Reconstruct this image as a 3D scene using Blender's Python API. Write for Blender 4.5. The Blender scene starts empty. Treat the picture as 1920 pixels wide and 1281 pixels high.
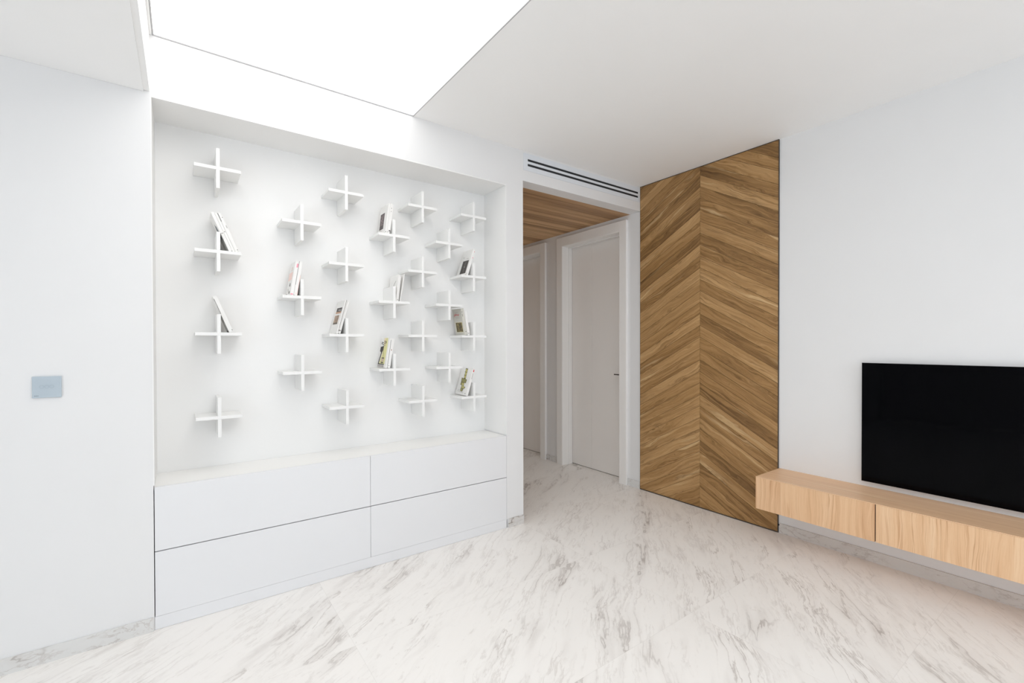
import bpy, bmesh, math, random
import numpy as np
from mathutils import Matrix, Vector
random.seed(7)
SC = bpy.context.scene
COL = SC.collection

# ---------------------------------------------------------------- camera
FPX, YAW, PIT, ROL, CY = 852.895, 0.62646, 0.00837, -0.0018, 652.605
cy_, sy_, cp_, sp_ = math.cos(YAW), math.sin(YAW), math.cos(PIT), math.sin(PIT)
Fw = Vector((sy_*cp_, cy_*cp_, -sp_)); Rt = Vector((cy_, -sy_, 0)); Up = Rt.cross(Fw)
R2 = Rt*math.cos(ROL) + Up*math.sin(ROL); U2 = -Rt*math.sin(ROL) + Up*math.cos(ROL)
cd = bpy.data.cameras.new('camera'); cam = bpy.data.objects.new('camera', cd); COL.objects.link(cam)
cd.sensor_fit = 'HORIZONTAL'; cd.sensor_width = 36; cd.lens = 36*FPX/1920
cd.shift_x = 0; cd.shift_y = (CY-640.5)/1920; cd.clip_start = .05
M = Matrix((R2, U2, -Fw)).transposed().to_4x4(); M.translation = (0, 0, 1.3); cam.matrix_world = M
SC.camera = cam
# ---------------------------------------------------------------- light and exposure
SC.view_settings.view_transform = 'Standard'; SC.view_settings.look = 'None'
SC.view_settings.gamma = 1; SC.view_settings.use_curve_mapping = False
SC.view_settings.exposure = 0.06
SC.render.film_transparent = False
W = bpy.data.worlds.new('sky'); SC.world = W; W.use_nodes = True
bg = W.node_tree.nodes['Background']; bg.inputs[0].default_value = (.80, .89, 1, 1); bg.inputs[1].default_value = 0.3
LAMP_STRENGTH = 1.7     # glow of the stretched luminous ceiling
REAR_FILL_POWER = 39
# daylight for an unseen window added behind the viewer to light the room
ld = bpy.data.lights.new('daylight', 'AREA'); ld.shape = 'RECTANGLE'; ld.size = 3.0; ld.size_y = 2.1
ld.energy = REAR_FILL_POWER; ld.color = (.86, .93, 1)
lo = bpy.data.objects.new('daylight', ld); COL.objects.link(lo)
lo.location = (1.35, -3.62, 1.25); lo.rotation_euler = (math.radians(90), 0, 0)
SIDE_POWER = 50
ld2 = bpy.data.lights.new('side_daylight', 'AREA'); ld2.shape = 'RECTANGLE'; ld2.size = 3.0; ld2.size_y = 2.1  # added fill from the left, paired with an unseen added window
ld2.energy = SIDE_POWER; ld2.color = (.86, .93, 1)
lo2 = bpy.data.objects.new('side_daylight', ld2); COL.objects.link(lo2)
lo2.location = (-3.22, -1.6, 1.23); lo2.rotation_euler = (0, math.radians(-90), 0)
ld2.size, ld2.size_y = 2.1, 3.0
ld3 = bpy.data.lights.new('corridor_daylight', 'AREA'); ld3.shape = 'RECTANGLE'; ld3.size = 1.0; ld3.size_y = 1.5  # fill light added at the unseen corridor end to brighten it
ld3.energy = 3.2; ld3.color = (1, .97, .93)
lo3 = bpy.data.objects.new('corridor_daylight', ld3); COL.objects.link(lo3)
lo3.location = (2.66, 6.14, 1.35); lo3.rotation_euler = (math.radians(-90), 0, 0)
SC.cycles.max_bounces = 10; SC.cycles.diffuse_bounces = 8; SC.cycles.glossy_bounces = 4

# ---------------------------------------------------------------- material helpers
def lin(c):
    return tuple(((v/255)/12.92 if v/255 <= .04045 else ((v/255+.055)/1.055)**2.4) for v in c) + (1,)
class NT:
    def __init__(s, name):
        s.m = bpy.data.materials.new(name); s.m.use_nodes = True; s.t = s.m.node_tree
        s.b = s.t.nodes['Principled BSDF']
    def n(s, typ, **kw):
        nd = s.t.nodes.new(typ)
        for k, v in kw.items(): setattr(nd, k, v)
        return nd
    def l(s, a, b): s.t.links.new(a, b)
    def math(s, op, a, b=None, c=None, clamp=False):
        nd = s.n('ShaderNodeMath', operation=op); nd.use_clamp = clamp
        for i, v in enumerate((a, b, c)):
            if v is None: continue
            if isinstance(v, (int, float)): nd.inputs[i].default_value = v
            else: s.l(v, nd.inputs[i])
        return nd.outputs[0]
    def vmath(s, op, a, b=None):
        nd = s.n('ShaderNodeVectorMath', operation=op)
        for i, v in enumerate((a, b)):
            if v is None: continue
            if isinstance(v, (tuple, list)): nd.inputs[i].default_value = v
            else: s.l(v, nd.inputs[i])
        return nd.outputs[0]
    def noise(s, vec, scale=1, detail=4, rough=.5, dist=0, out=0):
        nd = s.n('ShaderNodeTexNoise'); nd.inputs['Scale'].default_value = scale
        nd.inputs['Detail'].default_value = detail; nd.inputs['Roughness'].default_value = rough
        nd.inputs['Distortion'].default_value = dist; s.l(vec, nd.inputs['Vector']); return nd.outputs[out]
    def ramp(s, fac, stops, interp='LINEAR'):
        nd = s.n('ShaderNodeValToRGB'); cr = nd.color_ramp; cr.interpolation = interp
        while len(cr.elements) < len(stops): cr.elements.new(.5)
        for e, (p, c) in zip(cr.elements, stops):
            e.position = p; e.color = c if len(c) == 4 else c + (1,)
        s.l(fac, nd.inputs[0]); return nd.outputs[0]
    def step(s, v, lo, hi, inv=False):
        nd = s.n('ShaderNodeMapRange'); nd.interpolation_type = 'SMOOTHSTEP'
        s.l(v, nd.inputs[0]); nd.inputs[1].default_value = lo; nd.inputs[2].default_value = hi
        nd.inputs[3].default_value = 1 if inv else 0; nd.inputs[4].default_value = 0 if inv else 1
        return nd.outputs[0]
    def mix(s, fac, a, b, blend='MIX'):
        nd = s.n('ShaderNodeMix', data_type='RGBA', blend_type=blend)
        for sock, v in ((nd.inputs[0], fac), (nd.inputs[6], a), (nd.inputs[7], b)):
            if isinstance(v, (int, float)): sock.default_value = v
            elif isinstance(v, tuple): sock.default_value = v
            else: s.l(v, sock)
        return nd.outputs[2]
    def bump(s, h, strength=.2, dist=.002):
        nd = s.n('ShaderNodeBump'); nd.inputs['Strength'].default_value = strength
        nd.inputs['Distance'].default_value = dist; s.l(h, nd.inputs['Height']); s.l(nd.outputs[0], s.b.inputs['Normal'])
    def set(s, color=None, rough=.5, metal=0, spec=.5):
        if color is not None:
            if isinstance(color, tuple): s.b.inputs['Base Color'].default_value = color
            else: s.l(color, s.b.inputs['Base Color'])
        s.b.inputs['Roughness'].default_value = rough; s.b.inputs['Metallic'].default_value = metal
        s.b.inputs['Specular IOR Level'].default_value = spec
        return s.m

def painted(name, c, rough=.6, spec=.3, grain=.015):
    k = NT(name); tc = k.n('ShaderNodeTexCoord')
    v = k.noise(tc.outputs['Object'], 3.0, 3)
    a = tuple(x*(1-grain) for x in c[:3]) + (1,); b = tuple(min(1, x*(1+grain)) for x in c[:3]) + (1,)
    return k.set(k.mix(v, a, b), rough, 0, spec)
def plain(name, c, rough=.5, metal=0, spec=.5):
    k = NT(name); tc = k.n('ShaderNodeTexCoord'); v = k.noise(tc.outputs['Object'], 60, 2)
    a = tuple(x*.96 for x in c[:3]) + (1,)
    return k.set(k.mix(v, a, c), rough, metal, spec)

M_WALL = painted('wall_paint', (.79, .79, .792, 1))
M_NICHE = painted('niche_paint', (.85, .848, .84, 1))
M_CEIL = painted('ceiling_paint', (.93, .93, .925, 1))
M_LACQ = painted('white_lacquer', (.79, .795, .81, 1), .35, .4, .004)
M_SHELF = painted('shelf_white', (.855, .855, .845, 1), .5, .3, .004)
M_LEDGE = painted('ledge_white', (.90, .895, .88, 1), .45, .3, .004)
M_TRIMW = painted('door_paint', (.89, .875, .855, 1), .4, .4)
M_LEAF = painted('door_leaf_paint', (.87, .84, .81, 1), .45, .4)
M_BLACK = plain('black_recess', (.012, .014, .018, 1), .6)
M_DARK = plain('dark_bronze', (.05, .038, .028, 1), .45)
M_GAP = plain('cabinet_shadow_board', (.10, .10, .11, 1), .7)
M_PROFILE = plain('grey_profile', (.45, .45, .46, 1), .5)
M_STEEL = plain('dark_steel', (.09, .075, .065, 1), .35, .6)
M_SILVER = plain('silver_bezel', (.55, .55, .55, 1), .35, .3)

def glow(name, c, s):
    k = NT(name); k.b.inputs['Base Color'].default_value = (.9, .9, .9, 1)
    k.b.inputs['Emission Color'].default_value = c; k.b.inputs['Emission Strength'].default_value = s; return k.m
M_GLOW = glow('luminous_stretch_ceiling', (1, .985, .96, 1), LAMP_STRENGTH)

def screen():
    k = NT('screen_glass'); k.set((.0012, .0012, .0018, 1), .06, 0, .055); return k.m
M_SCREEN = screen()
def glassplate():
    k = NT('blue_glass_plate'); k.set(lin((184, 196, 205)), .12, 0, .5); return k.m
M_SWITCH = glassplate()
M_SWRING = plain('switch_ring', lin((160, 174, 184)), .3)
M_SWTXT = plain('switch_mark', lin((90, 100, 110)), .4)

# marble: tx, ty tile sizes; vein direction in degrees from +X ; wall=True uses UV
def marble(name, tiles=True, ang=38, warm=1.0, strength=1.0, off=(0, 0, 0), base=((247, 245, 242), (242, 238, 234))):
    k = NT(name); tc = k.n('ShaderNodeTexCoord'); p0 = tc.outputs['Object']
    sp = k.n('ShaderNodeSeparateXYZ'); k.l(p0, sp.inputs[0]); X, Y = sp.outputs[0], sp.outputs[1]
    if tiles:
        ty = k.math('DIVIDE', k.math('SUBTRACT', Y, .555), .711); iy = k.math('FLOOR', ty)
        tx = k.math('DIVIDE', k.math('SUBTRACT', X, .595), 1.388); ix = k.math('FLOOR', tx)
        cb = k.n('ShaderNodeCombineXYZ'); k.l(ix, cb.inputs[0]); k.l(iy, cb.inputs[1])
        wn = k.n('ShaderNodeTexWhiteNoise'); wn.noise_dimensions = '3D'; k.l(cb.outputs[0], wn.inputs['Vector'])
        offv = k.vmath('MULTIPLY', wn.outputs['Color'], (1.2, .5, 0)); rnd = wn.outputs['Value']
    mp = k.n('ShaderNodeMapping'); mp.inputs['Rotation'].default_value = (0, 0, -math.radians(ang)); k.l(p0, mp.inputs[0])
    mp.inputs['Location'].default_value = off
    p = mp.outputs[0]
    if tiles: p = k.vmath('ADD', p, offv)
    # gentle warping
    wcol = k.noise(p, 1.6, 3, .5, 0, 1)
    wv = k.vmath('MULTIPLY', k.vmath('SUBTRACT', wcol, (.5, .5, .5)), (.20, .16, .1))
    q = k.vmath('ADD', p, wv)
    wf = k.noise(q, 16, 4, .65, 0, 1)
    q = k.vmath('ADD', q, k.vmath('MULTIPLY', k.vmath('SUBTRACT', wf, (.5, .5, .5)), (.05, .015, .02)))
    def veins(scale, sx, width, seed, detail=5, rough=.55, gate=None):
        a = k.vmath('ADD', k.vmath('MULTIPLY', q, (sx, 1, 1)), (seed, seed*1.7, seed))
        nz = k.noise(a, scale, detail, rough)
        v_ = k.step(k.math('ABSOLUTE', k.math('SUBTRACT', nz, .5)), 0, width, True)
        g_ = k.step(k.noise(k.vmath('ADD', k.vmath('MULTIPLY', q, (sx*1.5, 1, 1)), (seed*3, 5, 1)), scale*.75, 3, .6), .40, .60)
        return k.math('MULTIPLY', v_, g_)
    def patch(sx, sc, lo, hi, o1, o2):
        return k.step(k.noise(k.vmath('ADD', k.vmath('MULTIPLY', p, (sx, 1, 1)), (o1, o2, 0)), sc, 3, .55), lo, hi)
    m1 = patch(.55, 1.9, .42, .60, 31, 7); m2 = patch(.6, 2.6, .44, .62, 3, 17); m3 = patch(.5, 1.4, .36, .56, 13, 27)
    v1 = k.math('MULTIPLY', veins(4.2, .15, .013, 2.0), m1)
    v2 = k.math('MULTIPLY', veins(10.0, .13, .022, 9.0, 5, .6), m2)
    v3 = k.math('MULTIPLY', veins(22, .13, .040, 15.0, 5, .62), m3)
    soft = k.math('MULTIPLY', veins(4.2, .15, .09, 2.0, 3), m1)
    cloud = k.math('MULTIPLY', k.step(k.noise(k.vmath('MULTIPLY', q, (.22, 1, 1)), 8.5, 6, .62), .50, .72), m2)
    speck = k.math('MULTIPLY', k.step(k.noise(k.vmath('ADD', k.vmath('MULTIPLY', q, (.45, 1, 1)), (8, 60, 0)), 34, 4, .6), .60, .70), m1)
    base = k.mix(k.noise(p, .9, 2), lin(base[0]), lin(base[1]))
    c = k.mix(k.math('MULTIPLY', cloud, .55*strength), base, lin((206, 200, 196)))
    c = k.mix(k.math('MULTIPLY', soft, .40*strength), c, lin((198, 191, 186)))
    c = k.mix(k.math('MULTIPLY', v3, .36*strength), c, lin((176, 166, 159)))
    c = k.mix(k.math('MULTIPLY', speck, .25*strength), c, lin((160, 148, 140)))
    c = k.mix(k.math('MULTIPLY', v2, .62*strength), c, lin((158, 147, 139)))
    c = k.mix(k.math('MULTIPLY', v1, .72*strength), c, lin((140, 129, 121)))
    if tiles:
        fy = k.math('FRACT', ty); fx = k.math('FRACT', tx)
        dy = k.math('MULTIPLY', k.math('MINIMUM', fy, k.math('SUBTRACT', 1, fy)), .711)
        dx = k.math('MULTIPLY', k.math('MINIMUM', fx, k.math('SUBTRACT', 1, fx)), 1.388)
        j = k.step(k.math('MINIMUM', dx, dy), .0004, .0014, True)
        c = k.mix(k.math('MULTIPLY', j, .25), c, lin((196, 192, 188)))
    return k.set(c, .38, 0, .35)
M_FLOOR = marble('floor_marble', strength=.78)
M_SKIRT = marble('skirting_marble', False, 25, strength=1.35, base=((224, 224, 223), (216, 215, 213)))
def skirt_b():
    return marble('skirting_marble_east', False, 115, strength=1.9, off=(3, 1, 0), base=((222, 219, 215), (210, 206, 202)))

# wood that reads UV (u along the grain, v across), plus a per-board value "tone"
def wood(name, dark, mid, light, sap, sapamt=.5, gs=1.0, contrast=1.0, rough=.45, spec=.3, cath=1.0, du=1.4, lines=.5, lf=34):
    k = NT(name); uv = k.n('ShaderNodeUVMap'); uv.uv_map = 'UVMap'; P = uv.outputs[0]
    at = k.n('ShaderNodeAttribute'); at.attribute_name = 'tone'; tone = at.outputs['Fac']
    w = k.noise(k.vmath('MULTIPLY', P, (du*gs, 7*gs, 1)), 1, 3, .5, 0, 1)
    q = k.vmath('ADD', P, k.vmath('MULTIPLY', k.vmath('SUBTRACT', w, (.5, .5, .5)), (0, .075*cath, 0)))
    rings = k.noise(k.vmath('MULTIPLY', q, (.9*gs, 42*gs, 1)), 1, 4, .55)
    fine = k.noise(k.vmath('MULTIPLY', q, (5*gs, 260*gs, 1)), 1, 3, .6)
    pores = k.noise(k.vmath('MULTIPLY', P, (22*gs, 700*gs, 1)), 1, 2, .5)
    broad = k.noise(k.vmath('MULTIPLY', q, (.8*gs, 9*gs, 1)), 1, 3, .5)
    f = k.math('ADD', k.math('MULTIPLY', rings, .52*contrast), k.math('MULTIPLY', fine, .26*contrast))
    f = k.math('ADD', f, k.math('MULTIPLY', broad, .30*contrast))
    f = k.math('ADD', f, .5-.54*contrast)
    f = k.math('ADD', f, k.math('MULTIPLY', k.math('SUBTRACT', tone, .5), .42))
    c = k.ramp(f, [(.22, dark), (.5, mid), (.78, light)])
    s_ = k.step(k.noise(k.vmath('ADD', k.vmath('MULTIPLY', q, (.7*gs, 13*gs, 1)), (5, 40, 0)), 1, 3, .5), .60, .72)
    c = k.mix(k.math('MULTIPLY', s_, sapamt), c, sap)
    dk = k.step(k.noise(k.vmath('ADD', k.vmath('MULTIPLY', q, (1.1*gs, 30*gs, 1)), (51, 4, 0)), 1, 4, .6), .62, .74)
    c = k.mix(k.math('MULTIPLY', dk, .45*contrast), c, dark)
    c = k.mix(k.math('MULTIPLY', k.step(pores, .56, .7), .22), c, dark)
    ln = k.noise(k.vmath('ADD', k.vmath('MULTIPLY', q, (.8*gs, lf*gs, 1)), (21, 9, 0)), 1, 3, .55)
    ln = k.step(k.math('ABSOLUTE', k.math('SUBTRACT', ln, .5)), .0, .042, True)
    lm = k.step(k.noise(k.vmath('ADD', k.vmath('MULTIPLY', P, (1.5*gs, 5*gs, 1)), (2, 77, 0)), 1, 2, .5), .38, .62)
    c = k.mix(k.math('MULTIPLY', k.math('MULTIPLY', ln, lm), lines), c, dark)
    k.bump(fine, .12, .0006)
    return k.set(c, rough, 0, spec)
M_OAK = wood('smoked_oak', lin((96, 68, 38)), lin((162, 124, 78)), lin((194, 156, 108)), lin((224, 194, 148)), .55, 1.5, 1.35, .45, .3, 1.7, 1.8, .5, 34)
M_OAKCEIL = wood('oak_ceiling', lin((140, 104, 68)), lin((196, 156, 112)), lin((226, 190, 146)), lin((230, 196, 152)), .3, 1.0, 1.1)
M_ASH = wood('pale_ash', lin((206, 160, 120)), lin((234, 194, 156)), lin((244, 212, 178)), lin((244, 216, 182)), .3, .8, 1.0, .42, .3, 1.0, 1.4, .35, 40)
M_ASHF = wood('pale_ash_front', lin((200, 152, 112)), lin((228, 188, 148)), lin((240, 208, 172)), lin((244, 214, 180)), .25, 1.0, 1.2, .42, .3, .9, 2.2, .85, 60)

# ---------------------------------------------------------------- mesh helpers
class MB:
    def __init__(s): s.v = []; s.f = []; s.uv = []; s.tone = []; s.mi = []
    def poly(s, pts, uvs=None, tone=.5, mi=0):
        i = len(s.v); s.v += [tuple(p) for p in pts]; s.f.append(tuple(range(i, i+len(pts))))
        s.uv += list(uvs) if uvs else [(0, 0)]*len(pts); s.tone.append(tone); s.mi.append(mi)
    def box(s, x0, x1, y0, y1, z0, z1, grain=None, tone=.5, off=(0, 0), mi=0):
        c = [(x0,y0,z0),(x1,y0,z0),(x1,y1,z0),(x0,y1,z0),(x0,y0,z1),(x1,y0,z1),(x1,y1,z1),(x0,y1,z1)]
        for q in ((0,3,2,1),(4,5,6,7),(0,1,5,4),(1,2,6,5),(2,3,7,6),(3,0,4,7)):
            pts = [c[i] for i in q]; uvs = None
            if grain is not None:
                ax = [a for a in range(3) if max(p[a] for p in pts)-min(p[a] for p in pts) > 1e-9]
                g = grain if grain in ax else ax[0]; o = [a for a in ax if a != g][0]
                uvs = [(p[g]+off[0], p[o]+off[1]) for p in pts]
            s.poly(pts, uvs, tone, mi)
    def prism(s, pts, d, tone=.5, mi=0):       # pts polygon 3d, extruded by vector d
        n = len(pts); a = [Vector(p) for p in pts]; b = [p+Vector(d) for p in a]
        s.poly(b, None, tone, mi); s.poly(a[::-1], None, tone, mi)
        for i in range(n): s.poly([a[i], a[(i+1) % n], b[(i+1) % n], b[i]], None, tone, mi)
    def build(s, name, mat, parent=None, bevel=0, loc=(0, 0, 0)):
        me = bpy.data.meshes.new(name); me.from_pydata(s.v, [], s.f)
        uvl = me.uv_layers.new(name='UVMap')
        for i, u in enumerate(s.uv): uvl.data[i].uv = u
        at = me.attributes.new('tone', 'FLOAT', 'FACE')
        for i, t in enumerate(s.tone): at.data[i].value = t
        mats = mat if isinstance(mat, (list, tuple)) else [mat]
        for m in mats: me.materials.append(m)
        for i, p in enumerate(me.polygons): p.material_index = s.mi[i]
        if bevel:
            bm = bmesh.new(); bm.from_mesh(me); bmesh.ops.remove_doubles(bm, verts=bm.verts, dist=1e-6)
            bmesh.ops.recalc_face_normals(bm, faces=bm.faces)
            bm.to_mesh(me); bm.free()
        me.update()
        o = bpy.data.objects.new(name, me); COL.objects.link(o); o.location = loc
        if bevel:
            b = o.modifiers.new('bevel', 'BEVEL'); b.width = bevel; b.segments = 2; b.limit_method = 'ANGLE'
        if parent: o.parent = parent
        return o
def empty(name, loc=(0, 0, 0)):
    o = bpy.data.objects.new(name, None); COL.objects.link(o); o.location = loc; o.empty_display_size = .05; return o
def tag(o, label, cat, group=None):
    o['label'] = label; o['category'] = cat
    if group: o['group'] = group
    return o
def struct(o, label=None, cat=None):
    o['kind'] = 'structure'
    if label: o['label'] = label; o['category'] = cat
    return o
def cyl(name, mat, c, r, depth, axis='Y', parent=None, seg=24, r2=None):
    bm = bmesh.new(); bmesh.ops.create_cone(bm, cap_ends=True, segments=seg, radius1=r, radius2=r if r2 is None else r2, depth=depth)
    if axis == 'Y': bmesh.ops.rotate(bm, verts=bm.verts, matrix=Matrix.Rotation(math.pi/2, 3, 'X'))
    if axis == 'X': bmesh.ops.rotate(bm, verts=bm.verts, matrix=Matrix.Rotation(math.pi/2, 3, 'Y'))
    bmesh.ops.translate(bm, verts=bm.verts, vec=c)
    me = bpy.data.meshes.new(name); bm.to_mesh(me); bm.free(); me.materials.append(mat)
    for p in me.polygons: p.use_smooth = len(p.vertices) == 4
    o = bpy.data.objects.new(name, me); COL.objects.link(o)
    if parent: o.parent = parent
    return o

# ---------------------------------------------------------------- key planes
YA, XB, ZC, ZS = 2.622, 3.319, 2.698, 2.435        # back wall, right wall, ceiling, low ceiling
YN, ZN = 2.905, 2.418                               # niche back, niche top
XN0, XN1 = -.112, 1.850                             # niche sides
XO, ZO = 1.997, 2.482                               # corridor opening
YE = 6.2                                            # end of corridor
XL, YR = -3.3, -3.75                                # rest of the room

# ---------------------------------------------------------------- floor
b = MB(); b.box(XL, 3.5, YR, YE, -.06, 0)
struct(b.build('floor', M_FLOOR), 'polished white marble tile floor with diagonal grey veins', 'floor')

# back wall with the niche and the corridor opening
b = MB()
b.box(XL, XN0, YA, 3.05, 0, ZC)
b.box(XN0, XN1, YA, 3.05, ZN+.006, ZC)
b.box(XN1, XO, YA, 3.05, 0, ZC)
b.box(XO, XB, YA, 2.74, ZO, ZC)
struct(b.build('wall_back', M_WALL), 'white painted wall around the shelf niche and corridor opening', 'wall')
b = MB(); e_ = .0005
b.box(XN0, XN1, YN, 3.04, 0, ZN); b.box(XN0, XN1, YA+e_, 3.04, ZN, ZN+.006)
b.box(XN0, XN0+.004, YA+e_, YN, .66, ZN); b.box(XN1-.004, XN1, YA+e_, YN, .66, ZN)
struct(b.build('wall_niche', M_NICHE), 'bright white lining of the recessed niche behind the cross shelves', 'wall')
b = MB(); b.box(XN1, XO, 3.051, YE, 0, ZO)
struct(b.build('wall_corridor', M_TRIMW), 'white corridor wall behind the shelf niche', 'wall')
b = MB(); b.box(XO, 2.14, YE, YE+.1, 0, ZO); b.box(3.18, XB, YE, YE+.1, 0, ZO); b.box(2.14, 3.18, YE, YE+.1, 0, .58); b.box(2.14, 3.18, YE, YE+.1, 2.12, ZO)
struct(b.build('wall_end', M_TRIMW), 'white wall closing the far end of the corridor', 'wall')

b = MB(); b.box(2.14, 2.18, YE+.03, YE+.07, .58, 2.12); b.box(3.14, 3.18, YE+.03, YE+.07, .58, 2.12); b.box(2.64, 2.68, YE+.03, YE+.07, .62, 2.08)
b.box(2.18, 3.14, YE+.03, YE+.07, .58, .62); b.box(2.18, 3.14, YE+.03, YE+.07, 2.08, 2.12)
struct(b.build('window_3', M_PROFILE), 'small grey framed window at the far end of the corridor', 'window')  # unseen window, added along with the corridor fill light
# right wall with two door openings in the corridor
D = [(2.846, 3.638, 2.347), (4.003, 4.795, 2.347)]
b = MB(); y = YR
for y0, y1, zt in D:
    b.box(XB, XB+.18, y, y0, 0, ZC); b.box(XB, XB+.18, y0, y1, zt, ZC); y = y1
b.box(XB, XB+.18, y, YE+.1, 0, ZC)
struct(b.build('wall_right', M_WALL), 'white painted wall carrying the television and the chevron panel', 'wall')

# left wall and rear wall (both unseen), each with a window added for light
b = MB(); b.box(XL-.15, XL, YR, -3.15, 0, ZC); b.box(XL-.15, XL, -.05, 3.05, 0, ZC)
b.box(XL-.15, XL, -3.15, -.05, 0, .12); b.box(XL-.15, XL, -3.15, -.05, 2.35, ZC)
struct(b.build('wall_left', M_WALL), 'plain white wall with a wide window on the far left side', 'wall')
b = MB(); b.box(XL, -2.5, YR-.15, YR, 0, ZC); b.box(2.9, 3.5, YR-.15, YR, 0, ZC)
b.box(-2.5, 2.9, YR-.15, YR, 2.35, ZC); b.box(-2.5, 2.9, YR-.15, YR, 0, .12)
struct(b.build('wall_front', M_WALL), 'plain white wall with a wide window behind the viewer', 'wall')
b = MB()
for x in (-2.5, -1.17, .17, 1.5, 2.84): b.box(x, x+.06, YR-.1, YR-.04, .12, 2.35)
b.box(-2.5, 2.9, YR-.1, YR-.04, .12, .18); b.box(-2.5, 2.9, YR-.1, YR-.04, 2.29, 2.35)
struct(b.build('window_1', M_PROFILE), 'wide grey framed window in the wall behind the viewer', 'window')  # unseen window, added as a light source behind the viewer
b = MB()
for y in (-3.15, -1.63, -.11): b.box(XL-.1, XL-.04, y, y+.06, .12, 2.35)
b.box(XL-.1, XL-.04, -3.15, -.05, .12, .18); b.box(XL-.1, XL-.04, -3.15, -.05, 2.29, 2.35)
struct(b.build('window_2', M_PROFILE), 'grey framed window in the far left wall', 'window')  # unseen window, added to light the room from the left

# ceiling
PX0, PX1, PY0 = -.098, 1.150, -3.2
b = MB()
b.box(PX1+.006, 3.5, YR, 2.74, ZC, ZC+.1)
b.box(XL, PX0-.006, YR, YA, ZC+.0, ZC+.1)
b.box(PX0-.006, PX1+.006, YR, PY0, ZC, ZC+.1)
b.box(PX0-.006, PX1+.006, PY0, YA, ZC+.06, ZC+.1)
struct(b.build('ceiling', M_CEIL), 'plain white ceiling around the luminous panel', 'ceiling')
b = MB(); b.box(XL, -.135, YR, YA-.001, ZS, ZC-.001); b.box(-.135, -.114, YR, YA-.001, ZS+.006, ZC-.001)
struct(b.build('ceiling_low', M_CEIL), 'lower white ceiling on the left', 'ceiling')
b = MB(); yy = 2.74; i = 0
while yy < YE:
    w = .072
    b.box(XO, XB, yy+.0012, min(yy+w, YE)-.0012, ZO, ZO+.02, 0, random.random(), (random.uniform(0, 30), random.uniform(0, 30))); yy += w
    i += 1
b.box(XO, XB, 2.741, YE, ZO+.008, ZO+.06, 0, .0)
struct(b.build('ceiling_corridor', M_OAKCEIL), 'dark oak boarded ceiling over the corridor', 'ceiling')

# luminous ceiling panel
L = empty('ceiling_light', ((PX0+PX1)/2, 1.0, ZC)); tag(L, 'large glowing white stretch ceiling panel above the shelf niche', 'ceiling light')
def rel(bm_, name, mat, par, bevel=0):
    o = bm_.build(name, mat, None, bevel); o.parent = par
    o.matrix_parent_inverse = Matrix.Translation(par.location).inverted() if par.rotation_euler.y == 0 else par.matrix_world.inverted()
    return o
b = MB(); b.box(PX0, PX1, PY0+.006, YA-.005, ZC+.004, ZC+.012)
rel(b, 'diffuser', M_GLOW, L)
b = MB(); t = .005
b.box(PX0-t, PX0, PY0, YA-.0005, ZC-.001, ZC+.03); b.box(PX1, PX1+t, PY0, YA-.0005, ZC-.001, ZC+.03)
b.box(PX0, PX1, YA-.005, YA-.0005, ZC-.001, ZC+.03); b.box(PX0, PX1, PY0, PY0+t, ZC-.001, ZC+.03)
rel(b, 'frame', M_PROFILE, L)

# ---------------------------------------------------------------- skirting
b = MB(); b.box(XL, -.1155, YA-.008, YA-.0003, 0, .063)
struct(b.build('baseboard_left', M_SKIRT), 'grey veined marble skirting under the left wall', 'skirting')
b = MB(); b.box(1.862, XO, YA-.008, YA-.0003, 0, .063)
struct(b.build('baseboard_back', M_SKIRT), 'short piece of marble skirting between drawers and corridor', 'skirting')
b = MB(); b.box(XB-.008, XB-.0003, YR, 1.449, 0, .067)
struct(b.build('baseboard_right', skirt_b()), 'grey veined marble skirting under the floating cabinet', 'skirting')
b = MB()
for y0, y1 in ((2.625, 2.763), (3.725, 3.917), (4.88, YE-.01)): b.box(XB-.008, XB-.0003, y0, y1, 0, .063)
struct(b.build('baseboard_corridor', M_SKIRT), 'marble skirting along the corridor doors', 'skirting')

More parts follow.
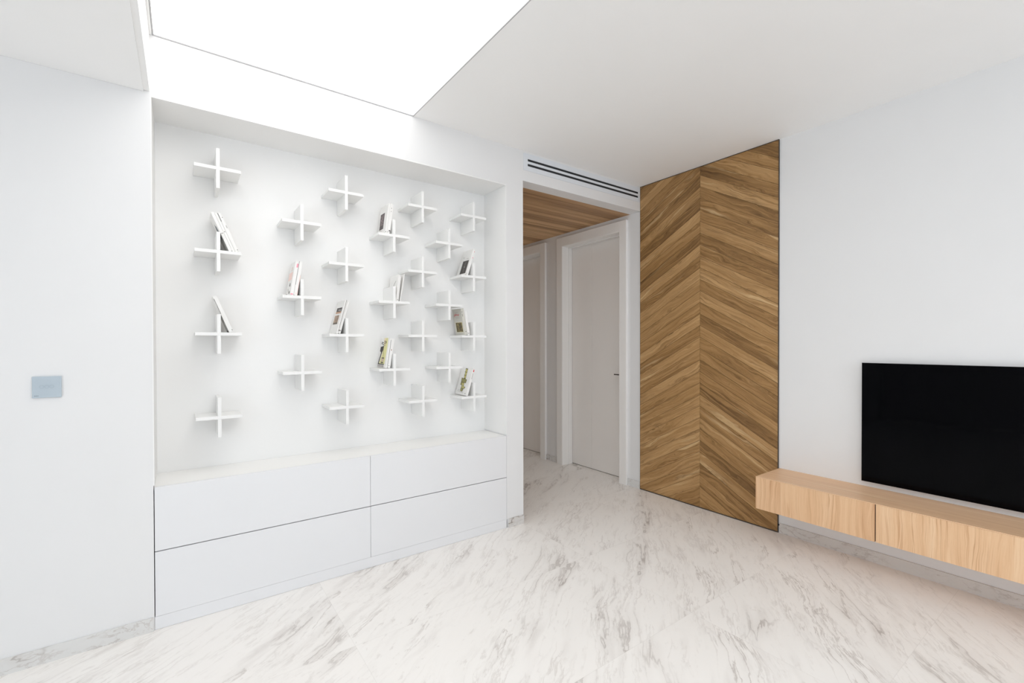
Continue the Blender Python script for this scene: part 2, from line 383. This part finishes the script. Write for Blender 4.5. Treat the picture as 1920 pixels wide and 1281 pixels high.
# ---------------------------------------------------------------- corridor doors
def door(n, y0, y1, zt, cas, label, flip=False):
    e = empty('door_%d' % n, (XB, (y0+y1)/2, 0)); struct(e, label, 'door')
    b = MB(); c0, c1, zc = cas; x0, x1 = XB-.026, XB-.0003
    b.box(x0, x1, c0, y0, 0, zc); b.box(x0, x1, y1, c1, 0, zc); b.box(x0, x1, y0, y1, zt, zc)
    rel(b, 'casing', M_TRIMW, e, .0015)
    b = MB(); t = .004                                   # lining with a small stop
    b.box(x0+.002, XB+.18, y0, y0+t, 0, zt); b.box(x0+.002, XB+.18, y1-t, y1, 0, zt); b.box(x0+.002, XB+.18, y0+t, y1-t, zt-t, zt)
    b.box(XB+.068, XB+.108, y0+t, y0+.012, 0, zt-t); b.box(XB+.068, XB+.108, y1-.012, y1-t, 0, zt-t); b.box(XB+.068, XB+.108, y0+t, y1-t, zt-.012, zt-t)
    rel(b, 'door_frame', M_TRIMW, e)
    b = MB(); g = y0+.497; xl = XB+.121
    b.box(xl, xl+.04, y0+.006, g-.0018, .0045, zt-.007); b.box(xl, xl+.04, g+.0018, y1-.006, .0045, zt-.007)
    b.box(xl+.003, xl+.04, g-.0018, g+.0018, .0045, zt-.007)
    lf = rel(b, 'door_leaf', M_LEAF, e, .0012)
    b = MB()
    b.box(xl-.009, xl-.0005, y0+.036, y0+.084, .976, 1.03)
    b.box(xl-.044, xl-.009, y0+.054, y0+.066, .998, 1.010); b.box(xl-.052, xl-.040, y0+.054, y0+.150, .999, 1.009)
    if flip: b.v = [(p[0], y0+y1-p[1], p[2]) for p in b.v]; b.f = [f[::-1] for f in b.f]
    h = b.build('door_handle', M_STEEL); h.parent = e; h.matrix_parent_inverse = Matrix.Translation(e.location).inverted()
    b = MB(); b.box(xl-.007, xl-.0005, y0+.048, y0+.072, .935, .962)
    if flip: b.v = [(p[0], y0+y1-p[1], p[2]) for p in b.v]; b.f = [f[::-1] for f in b.f]
    k = b.build('keyhole_plate', M_STEEL); k.parent = e; k.matrix_parent_inverse = Matrix.Translation(e.location).inverted()
    b = MB(); b.box(xl+.002, xl+.038, y0+.006, y1-.006, .0003, .0042)
    s = b.build('threshold', M_DARK); s.parent = e; s.matrix_parent_inverse = Matrix.Translation(e.location).inverted()
door(1, *D[0], (2.766, 3.722, 2.440), 'nearer white corridor door in a deep white casing')
door(2, *D[1], (3.920, 4.878, 2.440), 'farther shaded corridor door beside the shelf wall edge', True)

# ---------------------------------------------------------------- air vent over the opening
v = empty('air_vent', (2.65, YA, 2.62)); tag(v, 'white linear air vent with two long dark slots above the corridor opening', 'air vent')
yv = YA-.004; z = (2.560, 2.594, 2.611, 2.629, 2.646, 2.684)
b = MB(); b.box(2.002, 3.298, yv, YA-.0005, z[0], z[1]); b.box(2.002, 3.298, yv, YA-.0005, z[2], z[3]); b.box(2.002, 3.298, yv, YA-.0005, z[4], z[5])
for z0, z1 in ((z[1], z[2]), (z[3], z[4])):
    b.box(2.002, 2.039, yv, YA-.0005, z0, z1); b.box(3.277, 3.298, yv, YA-.0005, z0, z1)
M_VENT = plain('vent_white', (.76, .79, .83, 1), .4)
rel(b, 'face_plate', M_VENT, v)
for z0, z1 in ((z[1], z[2]), (z[3], z[4])):
    b = MB(); b.box(2.039, 3.277, YA-.0018, YA-.0006, z0, z1); rel(b, 'slot', M_BLACK, v)
b = MB(); b.box(3.266, 3.280, yv-.006, yv, 2.583, 2.590); b.box(3.268, 3.277, yv-.006, yv, 2.576, 2.583)
rel(b, 'latch', M_VENT, v)

# ---------------------------------------------------------------- light switch
s = empty('light_switch', (-.450, YA, 1.128)); tag(s, 'pale blue glass touch switch plate with three rings on the left wall', 'light switch')
b = MB(); b.box(-.493, -.407, YA-.009, YA-.0005, 1.085, 1.172); rel(b, 'plate', M_SWITCH, s, .0015)
for x in (-.465, -.4505, -.436):
    bm = bmesh.new(); N = 28
    R = [(.0064, .0), (.0054, 0)]
    rings = []
    for r in (.0066, .0056):
        rings.append([bm.verts.new((x+r*math.cos(2*math.pi*i/N), YA-.0094, 1.130+r*math.sin(2*math.pi*i/N))) for i in range(N)])
    for i in range(N): bm.faces.new((rings[0][i], rings[0][(i+1) % N], rings[1][(i+1) % N], rings[1][i]))
    me = bpy.data.meshes.new('touch_ring'); bm.to_mesh(me); bm.free(); me.materials.append(M_SWRING)
    o = bpy.data.objects.new('touch_ring', me); COL.objects.link(o); o.parent = s; o.matrix_parent_inverse = Matrix.Translation(s.location).inverted()
b = MB()
for i in range(5): b.box(-.4865+i*.0025, -.4848+i*.0025, YA-.0094, YA-.0091, 1.0925, 1.0943 if i % 2 else 1.0950)
rel(b, 'printed_mark', M_SWTXT, s)

# ---------------------------------------------------------------- drawer cabinets under the niche
def cabinet(x0, x1, label):
    e = empty('drawer_cabinet', ((x0+x1)/2, (YA+YN)/2, 0)); tag(e, label, 'drawer cabinet', 'built-in drawer cabinets under the niche')
    b = MB(); b.box(x0, x1, YA+.022, YN-.003, .03, .632); rel(b, 'carcass', M_GAP, e)
    for z0, z1 in ((.0605, .355), (.3595, .6507)):
        b = MB(); b.box(x0+.0004, x1-.0004, YA, YA+.018, z0, z1); rel(b, 'drawer', M_LACQ, e, .0006)
cabinet(XN0+.003, .8795, 'wide white handleless drawer cabinet at the left end of the niche')
cabinet(.8805, 1.8545-.006, 'wide white handleless drawer cabinet beside the corridor opening')
b = MB(); b.box(XN0+.001, 1.8545, YA, YA+.018, .0012, .0598)
tag(b.build('plinth_board', M_LACQ), 'low white plinth board running under the four drawers', 'plinth')
b = MB(); b.box(XN0+.001, XN1-.002, YA+.0195, YN-.001, .634, .6503)
tag(b.build('ledge_board', M_LEDGE), 'long white board on top of the built-in drawers, below the cross shelves', 'ledge')

# ---------------------------------------------------------------- cross shelves
CX = [.149, .540, .782, 1.072, 1.265, 1.458, 1.651]
ZE = [2.190, 1.770, 1.354, .930]; ZD = [1.978, 1.563, 1.142]
T = .008; YF = 2.730
COLN = ['leftmost column', 'second column from left', 'third column from left', 'middle column', 'third column from right', 'second column from right', 'rightmost column']
ROW4 = ['topmost', 'second down', 'third down', 'lowest']; ROW3 = ['topmost', 'middle one', 'lowest']
holds = {(0, 1): 'with three tilted white books', (0, 2): 'with one tilted book', (1, 1): 'with pink printed books', (2, 2): 'with brown photo book',
 (3, 0): 'with the portrait book', (3, 1): 'with plain pale books', (3, 2): 'with the yellow and black book', (6, 1): 'with the black rectangle book',
 (6, 2): 'with the red lettered book', (6, 3): 'with the green block book'}
def shelf_proto():
    e = empty('cross_shelf')
    b = MB(); b.box(-.1, .1, 0, YN-YF-.001, -T, T); b.build('shelf_board', M_SHELF, e, .0008)
    b = MB(); b.box(-T, T, 0, YN-YF-.001, T, .1); b.box(-T, T, 0, YN-YF-.001, -.1, -T); b.build('upright_board', M_SHELF, e, .0008)
    return e
proto = shelf_proto(); first = True
for ci, cx in enumerate(CX):
    zs, rn = (ZE, ROW4) if ci % 2 == 0 else (ZD, ROW3)
    for ri, cz in enumerate(zs):
        if first: e = proto; first = False
        else:
            e = proto.copy(); COL.objects.link(e)
            for ch in proto.children:
                c = ch.copy(); COL.objects.link(c); c.parent = e
        e.location = (cx, YF, cz)
        h = holds.get((ci, ri), 'empty')
        tag(e, 'white cross shelf %s, %s in %s' % (h, rn[ri], COLN[ci]) if h != 'empty' else 'empty white cross shelf, %s in %s' % (rn[ri], COLN[ci]), 'wall shelf', 'white cross shelves in the niche')

# ---------------------------------------------------------------- books
M_PAGES = painted('book_pages', (.78, .74, .66, 1), .8, .2)
M_COVER = plain('book_cover_white', (.84, .83, .81, 1), .35)
M_COVERG = plain('book_cover_grey', lin((205, 203, 194)), .35)
_mc = {}
def ink(r, g, b_):
    if (r, g, b_) not in _mc: _mc[(r, g, b_)] = plain('ink', lin((r, g, b_)), .5)
    return _mc[(r, g, b_)]
def noisy(name, cols, scale):
    k = NT(name); tc = k.n('ShaderNodeTexCoord')
    n_ = k.noise(tc.outputs['Object'], scale, 4, .6)
    k.set(k.ramp(n_, [(.32+.4*i/(len(cols)-1), lin(c)) for i, c in enumerate(cols)]), .45); return k.m
M_PORT = noisy('engraved_print', [(70, 62, 62), (96, 84, 84), (150, 128, 128), (205, 180, 178)], 75)
M_PAINT = noisy('olive_print', [(52, 46, 30), (84, 74, 48), (140, 124, 72), (206, 186, 120)], 62)
M_BROWN = noisy('brown_print', [(90, 78, 66), (150, 124, 104), (182, 156, 134), (196, 172, 150)], 40)

def book(cx_, cz_, name, label, px, t, d, h, lean, pivot, group, art=(), spine=(), y0=2.748, cover=None, zoff=0):
    """px: x of the bottom pivot corner on the shelf; lean in degrees, + leans right. art: (polygon in (s,h) of the left face, material)"""
    a = math.radians(lean); zs = cz_ + T + .0006 + zoff
    e = empty(name); e.rotation_euler = (0, a, 0)
    e.location = (px - (t*math.cos(a) if pivot == 'R' else 0), y0, zs + (t*math.sin(a) if pivot == 'R' else 0))
    tag(e, label, 'book', group)
    w = .0014
    b = MB(); b.box(0, w, 0, d, 0, h); b.box(t-w, t, 0, d, 0, h); b.box(w, t-w, 0, w, 0, h)
    cv = b.build('cover', cover or M_COVER, e, .0004)
    b = MB(); b.box(w, t-w, w, d-.003, .0025, h-.0025); b.build('pages', M_PAGES, e)
    for k_, (poly, mat) in enumerate(art):
        b = MB(); pts = [(-.0001, s_*d, hh*h) for s_, hh in poly]; z_ = .00012*(k_+1)
        ar = sum(pts[i][1]*pts[(i+1) % len(pts)][2]-pts[(i+1) % len(pts)][1]*pts[i][2] for i in range(len(pts)))
        if ar < 0: pts = pts[::-1]
        b.prism(pts, (-z_, 0, 0)); b.build('cover_print', mat, cv)
    for x0, x1, h0, h1, mat in spine:
        b = MB(); b.box(x0*t, x1*t, -.0003, -.0001, h0*h, h1*h); b.build('spine_print', mat, cv)
    return e
def rect(s0, s1, h0, h1): return [(s0, h0), (s1, h0), (s1, h1), (s0, h1)]
BLK = ink(52, 46, 44); GRY = ink(120, 116, 112); LGR = ink(170, 168, 164); PNK = ink(240, 160, 176); SAL = ink(246, 214, 206); RED = ink(206, 40, 56)
G0 = 'books on the cross shelves'
def blobs(pts, r):
    return [[(s+r*math.cos(k*math.pi/4)*1.3, h_+r*math.sin(k*math.pi/4)) for k in range(8)] for s, h_ in pts]

# leftmost column, upper: three white books tilted left over the upright
cx, cz = CX[0], ZE[1]; a = -22.5; ta = math.tan(math.radians(22.5)); co = math.cos(math.radians(22.5))
x0 = cx + T + .001 + .092*ta
feather = [(.30, .68), (.42, .70), (.52, .76), (.60, .66), (.62, .52), (.52, .40), (.34, .32), (.26, .44), (.27, .58)]
book(cx, cz, 'book', 'left of three tilted white books, dark feather shape on its cover', x0, .014, .135, .205, a, 'L', G0, [(feather, ink(96, 106, 114))], [(.2, .8, .45, .47, LGR)])
book(cx, cz, 'book', 'middle of three tilted white books on upper shelf of leftmost column', x0+.0146/co, .011, .135, .203, a, 'L', G0, [], [(.3, .7, .5, .53, LGR)])
book(cx, cz, 'book', 'right of three tilted white books, short dark line on its spine', x0+.0262/co, .015, .138, .206, a, 'L', G0, [], [(0, .14, .78, .99, BLK), (.75, .95, .03, .055, GRY), (.7, .9, .6, .67, LGR), (.7, .9, .86, .88, GRY)])
# leftmost column, lower
cz = ZE[2]; a = -21.5; ta = math.tan(math.radians(21.5))
book(cx, cz, 'book', 'single pale book tilted left over the upright in the leftmost column', cx+T+.001+.092*ta, .019, .13, .195, a, 'L', G0, [(rect(.05, .9, .02, .06), GRY)], [(0, .12, .52, .93, GRY), (.8, .95, .03, .06, GRY)])
# second column: two pink printed books leaning right
cx, cz = CX[1], ZD[1]; a = 9.0; ta = math.tan(math.radians(a)); co = math.cos(math.radians(a))
x1 = cx-T-.001-.092*ta
sk = [([(.20, .04), (.45, .07), (.30, .14), (.15, .10)], GRY), ([(.75, .0+.02), (.92, .03), (.95, .07), (.7, .06)], GRY), ([(.25, .26), (.5, .28), (.45, .36), (.3, .37)], GRY), ([(.55, .10), (.7, .2), (.62, .22), (.5, .12)], LGR)]
book(cx, cz, 'book', 'inner book leaning right against the upright, beside the pink patched one', x1, .018, .13, .192, a, 'R', G0, [], [(0, .08, .3, 1, GRY), (.4, .7, .05, .08, SAL), (.85, 1, 0, .6, SAL)])
book(cx, cz, 'book', 'white book with pink patch and dark sketch on its cover', x1-.0186/co, .018, .135, .192, a, 'R', G0, [(rect(.18, .95, .46, .70), SAL), (rect(.3, .6, .74, .86), ink(228, 214, 208))]+sk, [(.5, .95, .82, .93, PNK), (.1, .8, .015, .05, PNK)])
# third column: brown photo cover
cx, cz = CX[2], ZE[2]; a = 15.0; ta = math.tan(math.radians(a)); co = math.cos(math.radians(a)); x1 = cx-T-.001-.092*ta
book(cx, cz, 'book', 'plain white book leaning right beside the brown photo book', x1, .017, .135, .200, a, 'R', G0, [], [(.0, .85, .075, .095, GRY), (.3, .6, .09, .115, LGR)])
book(cx, cz, 'book', 'book with dark and brown photographs on its white cover', x1-.0176/co, .008, .163, .205, a, 'R', G0,
     [(rect(.14, .80, .66, .78), BLK), (rect(.14, .82, .605, .66), ink(190, 148, 120)), ([(.25, .68), (.6, .70), (.55, .73), (.2, .715)], LGR), (rect(.25, .82, .28, .55), M_BROWN), (rect(.25, .82, .28, .33), ink(96, 86, 74))],
     [(.75, 1, .06, 1, GRY)], y0=2.737)
# middle column, top: engraved portrait
cx, cz = CX[3], ZD[0]; a = 7.0; ta = math.tan(math.radians(a)); co = math.cos(math.radians(a)); x1 = cx-T-.001-.092*ta
book(cx, cz, 'book', 'white book right of the portrait book, small dark mark at spine foot', x1, .020, .132, .194, a, 'R', G0, [], [(.45, .9, .09, .125, BLK), (.75, .9, .01, .09, GRY), (.1, .3, .05, .07, GRY), (.45, .6, .72, .76, LGR), (.45, .6, .82, .86, LGR)])
book(cx, cz, 'book', 'white book with a dark framed engraved portrait on its cover', x1-.0206/co, .012, .135, .192, a, 'R', G0, [(rect(.34, .86, .20, .74), ink(84, 74, 74)), (rect(.42, .78, .34, .70), M_PORT), (rect(.4, .8, .15, .16), LGR)], [(.1, .55, .05, .075, GRY)])
# middle column, middle: two plain pale books leaning on the neighbouring shelf
cx, cz = CX[3], ZD[1]
book(cx, cz, 'book', 'pale book against the upright with a small grey sketch on its cover', cx+T+.025, .019, .135, .168, 6.5, 'R', G0, [(rect(.35, .62, .56, .60), GRY), (rect(.35, .68, .50, .515), SAL), ([(.2, .78), (.25, .78), (.5, .6), (.42, .6)], LGR)], [(.45, .8, .04, .07, LGR), (.7, .85, .95, .97, GRY)])
book(cx, cz, 'book', 'thin white book leaning right beside the pale grey sketched one', cx+T+.039, .006, .13, .178, 9.5, 'R', G0, [], [])
# middle column, lowest: yellow and black cover
cx, cz = CX[3], ZD[2]; a = 8.7; ta = math.tan(math.radians(a)); co = math.cos(math.radians(a)); x1 = cx-T-.001-.092*ta
def cv4(pts):
    r = []
    for x_, y_ in pts:
        hh = (1125-y_)/955; r.append(((515+150*hh-x_)/375, min(.99, max(.01, hh))))
    return r
art = [(cv4([(425, 178), (600, 178), (560, 500), (455, 1010), (200, 1000), (330, 700), (400, 480)]), ink(224, 220, 158)),
       (cv4([(425, 178), (500, 178), (480, 420), (415, 430)]), ink(238, 222, 186)),
       (cv4([(415, 430), (265, 465), (235, 600), (275, 640), (270, 680), (150, 1000), (190, 1000), (330, 640), (380, 560)]), BLK),
       (cv4([(150, 995), (150, 1025), (435, 1025), (435, 995)]), BLK),
       (cv4([(388, 480), (394, 480), (396, 800), (390, 800)]), BLK),
       (cv4([(325, 805), (435, 800), (435, 830), (325, 830)]), BLK),
       (cv4([(312, 835), (428, 835), (415, 925), (300, 925)]), ink(206, 184, 164)),
       (cv4([(285, 940), (410, 945), (400, 970), (340, 982), (285, 965)]), BLK)]
for i in range(6): art.append((cv4([(155+i*48, 1035), (181+i*48, 1035), (178+i*48, 1105), (152+i*48, 1105)]), ink(150, 144, 142)))
for x_, y_ in ((320, 360), (430, 348), (487, 352), (382, 330), (395, 400), (452, 408), (365, 392)):
    art.append((cv4([(x_-16, y_-2), (x_, y_-14), (x_+16, y_), (x_, y_+14)]), BLK))
for x_, y_ in ((338, 300), (458, 262), (515, 280)):
    art.append((cv4([(x_-4, y_), (x_+6, y_), (x_+2, y_+60), (x_-6, y_+60)]), BLK))
book(cx, cz, 'book', 'white book leaning right beside the yellow and black one, red dot on spine', x1, .018, .132, .185, a, 'R', G0, [], [(.4, .65, .60, .635, ink(150, 70, 50)), (.3, .5, .06, .09, GRY)])
book(cx, cz, 'book', 'yellow and white book with black desk lamp drawing on cover', x1-.0186/co, .012, .140, .192, a, 'R', G0, art, [(.82, 1, 0, .93, ink(130, 128, 128))])
# rightmost column: black rectangle
cx, cz = CX[6], ZE[1]; a = 18.5; ta = math.tan(math.radians(a)); co = math.cos(math.radians(a)); x1 = cx-T-.001-.092*ta
book(cx, cz, 'book', 'white book with black rectangle cover leaning right, rightmost column', x1, .019, .135, .196, a, 'R', G0,
     [(rect(.10, .70, .06, .57), ink(74, 70, 66)), (rect(.385, .40, .12, .52), LGR), (rect(.36, .43, .31, .34), ink(205, 203, 200)), (rect(.72, .76, .70, .73), GRY), (rect(.2, .4, .64, .65), LGR)],
     [(.7, .95, .78-.12, .82-.12, PNK), (.7, .95, .90, .92, RED), (.1, .4, .05, .07, LGR)])
# rightmost column: red lettering, leans left under the neighbouring shelf
cx, cz = CX[6], ZE[2]; a = -10.0
def cal(pts, w_):                      # brush strokes of the red calligraphy
    r = []
    for (s0, h0), (s1, h1) in zip(pts, pts[1:]): r.append([(s0, h0-w_), (s1, h1-w_), (s1, h1+w_), (s0, h0+w_)])
    return r
red = [(p, RED) for p in cal([(.30, .775), (.42, .765), (.50, .785), (.58, .77), (.66, .775), (.76, .765), (.84, .745), (.82, .71)], .011)]
red += [(p, RED) for p in blobs([(.30, .80), (.36, .74), (.60, .81), (.68, .815), (.78, .80)], .011)]
book(cx, cz, 'book', 'grey book with red lettering and olive painting leaning left, rightmost column', 1.5815, .022, .125, .186, a, 'L', G0,
     [(rect(.08, .84, .115, .50), ink(228, 222, 190)), (rect(.11, .81, .13, .485), M_PAINT), (rect(.35, .75, .86, .87), LGR), (rect(.3, .7, .655, .665), LGR)]+red,
     [(.15, .4, .85, .88, GRY), (.2, .35, .70, .80, GRY), (.4, .8, .12, .14, GRY)], cover=M_COVERG, y0=2.742)
book(cx, cz, 'book', 'white book leaning behind the red lettered one, rightmost column', 1.6050, .019, .120, .170, a, 'L', G0, [], [(.3, .9, .06, .08, GRY), (.1, .25, .08, .11, GRY)], y0=2.742)
# rightmost column, lowest: green block picture
cx, cz = CX[6], ZE[3]; a = 17.0; ta = math.tan(math.radians(a)); co = math.cos(math.radians(a)); x1 = cx-T-.001-.092*ta
def cv7(pts):
    r = []
    for x_, y_ in pts:
        hh = (1040-y_)/820; s_ = (515+205*hh-x_)/420; hh = hh+.07*(s_-.5)
        r.append((s_, hh))
    return r
GO = ink(150, 146, 92); GY = ink(196, 188, 116); DK = ink(84, 80, 44)
blk = [([(462, 236), (545, 238), (468, 556), (398, 552)], GY), ([(322, 540), (522, 558), (484, 672), (302, 668)], GO), ([(302, 668), (428, 672), (410, 772), (276, 756)], GO),
       ([(342, 672), (428, 674), (414, 770), (330, 764)], GY), ([(328, 770), (470, 778), (446, 836), (316, 832)], GY), ([(308, 836), (410, 838), (362, 938), (290, 930)], GO)]
art = []
for pts, m_ in blk:
    c_ = (sum(p[0] for p in pts)/4, sum(p[1] for p in pts)/4)
    art.append((cv7(pts), DK)); art.append((cv7([(c_[0]+(p[0]-c_[0])*.84, c_[1]+(p[1]-c_[1])*.86) for p in pts]), m_))
art += [(cv7([(432, 345), (518, 345), (514, 358), (428, 358)]), DK), (cv7([(412, 440), (496, 440), (492, 454), (408, 454)]), DK),
        (cv7([(200, 905), (265, 908), (263, 914), (199, 911)]), LGR), (cv7([(180, 945), (400, 958), (399, 963), (179, 951)]), LGR), (cv7([(482, 950), (496, 952), (494, 974), (480, 972)]), GRY)]
book(cx, cz, 'book', 'white book with green blocks cover leaning right, lowest in rightmost column', x1-.012, .016, .155, .196, a, 'R', G0, art, [(.5, .95, .88, .96, RED), (.6, .8, .62, .84, LGR)], y0=2.738)

# ---------------------------------------------------------------- chevron oak panel on the right wall
pnl = empty('chevron_panel', (XB, 2.04, 0)); tag(pnl, 'full-height brown oak chevron panel beside the corridor opening', 'wall panel')
PY_0, PY_1, SEAM = 1.4585, 2.6195, 2.040; XP = XB-.010; PZ0, PZ1 = .008, ZC-.006
tanA = math.tan(math.radians(29.5)); SP = .0909; cosA = math.cos(math.radians(29.5)); sinA = math.sin(math.radians(29.5))
def clip(poly, f):
    out = []
    for i in range(len(poly)):
        p, q = poly[i], poly[(i+1) % len(poly)]; a_, b_ = f(p), f(q)
        if a_ >= 0: out.append(p)
        if a_*b_ < 0: t_ = a_/(a_-b_); out.append((p[0]+(q[0]-p[0])*t_, p[1]+(q[1]-p[1])*t_))
    return out
b = MB(); rr = random.Random(11)
for side in (0, 1):
    for kk in range(-16, 26):
        zt = 1.264 + kk*SP; zb = zt - SP; g = .0011
        if side == 0: ya, yb = SEAM-.0005, PY_0
        else: ya, yb = SEAM+.0005, PY_1
        dr = abs(yb-ya)*tanA
        poly = [(ya, zb+g), (yb, zb-dr+g), (yb, zt-dr-g), (ya, zt-g)]
        poly = clip(poly, lambda p: p[1]-PZ0); poly = clip(poly, lambda p: PZ1-p[1]) if len(poly) > 2 else poly
        if len(poly) < 3: continue
        sg = -1 if side == 0 else 1; ou, ov = rr.uniform(0, 40), rr.uniform(0, 40)
        def uvf(p):
            dy, dz = abs(p[0]-SEAM), p[1]-zt
            return (dy*cosA - dz*sinA + ou, dy*sinA + dz*cosA + ov)
        pts = [(XP, p[0], p[1]) for p in poly]
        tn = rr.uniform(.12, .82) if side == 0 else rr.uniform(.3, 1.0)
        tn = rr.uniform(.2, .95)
        i0 = len(b.f); n_ = len(pts)
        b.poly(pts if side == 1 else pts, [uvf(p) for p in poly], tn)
        bk = [(XP+.006, p[0], p[1]) for p in poly]
        for i in range(n_):
            j = (i+1) % n_; b.poly([pts[i], bk[i], bk[j], pts[j]], [uvf(poly[i])]*4, tn*.4)
b.box(XP+.005, XB-.0005, PY_0, PY_1, PZ0, PZ1, 1, 0)
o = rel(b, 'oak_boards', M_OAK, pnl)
bm = bmesh.new(); bm.from_mesh(o.data); bmesh.ops.recalc_face_normals(bm, faces=bm.faces); bm.to_mesh(o.data); bm.free()
b = MB(); t = .0035
b.box(XP-.0015, XB-.0005, PY_0-t, PY_0, .0005, ZC-.001); b.box(XP-.0015, XB-.0005, PY_0, PY_1, .0005, PZ0-.0002); b.box(XP-.0015, XB-.0005, PY_0, PY_1, PZ1+.0002, ZC-.001)
b.box(XP-.0005, XB-.0005, PY_1, PY_1+.0015, .0005, ZC-.001)
rel(b, 'dark_edge_trim', M_DARK, pnl)
b = MB(); b.box(XP-.004, XP+.004, PY_0-.012, PY_0-.0035, .052, .060); rel(b, 'floor_latch', M_BLACK, pnl)

# ---------------------------------------------------------------- floating media cabinet
mc = empty('floating_cabinet', (3.15, .4, .24)); tag(mc, 'long pale ash floating cabinet mounted low below the television', 'media cabinet')
BY1, BY0, BX0, BZ0, BZ1 = 1.4515, -1.45, 2.990, .2385, .4445
b = MB(); b.box(BX0, XB-.0005, BY0, BY1, BZ1-.004, BZ1, 1, .55, (3.3, 7.1)); rel(b, 'top_board', M_ASH, mc, .0006)
b = MB(); b.box(BX0+.02, XB-.0005, BY0+.002, BY1-.001, BZ0+.002, BZ1-.0045, 1, .4, (9, 2))
rel(b, 'carcass', M_ASH, mc)
b = MB(); b.box(BX0+.010, BX0+.0195, .8234, .8284, BZ0+.001, BZ1-.0047); rel(b, 'door_gap', M_DARK, mc)  # dark strip standing in for the shade between the two doors
def front(y0, y1, name, off, tone):
    b = MB(); b.box(BX0, BX0+.019, y0, y1, BZ0, BZ1-.0046, 2, tone, off); rel(b, name, M_ASHF, mc, .0004)
front(1.3025, BY1, 'filler_panel', (4.2, 1.3), .42)
front(.8285, 1.3020, 'door', (17.7, 3.9), .45)
front(-.02, .8232, 'door', (25.1, 11.2), .62)
front(-.735, -.025, 'door', (33.4, 5.2), .55); front(BY0, -.74, 'door', (41, 15), .5)

# ---------------------------------------------------------------- television
tv = empty('television', (3.28, .35, .48)); tag(tv, 'large black flat television on the wall above the floating cabinet', 'television')
TY1, TY0, TZ0, TZ1, TX = .9735, -.272, .4815, 1.1875, 3.274
b = MB(); b.box(TX+.002, TX+.012, TY0, TY1, TZ0, TZ1); b.box(TX+.012, XB-.012, TY0+.06, TY1-.06, TZ0+.05, TZ1-.06)
b.box(XB-.012, XB-.0005, .1, .6, .7, 1.0)
rel(b, 'housing', M_SILVER, tv, .001)
b = MB(); b.box(TX-.0005, TX+.0018, TY0+.0022, TY1-.0022, TZ0+.0022, TZ1-.0022); rel(b, 'screen', M_SCREEN, tv)
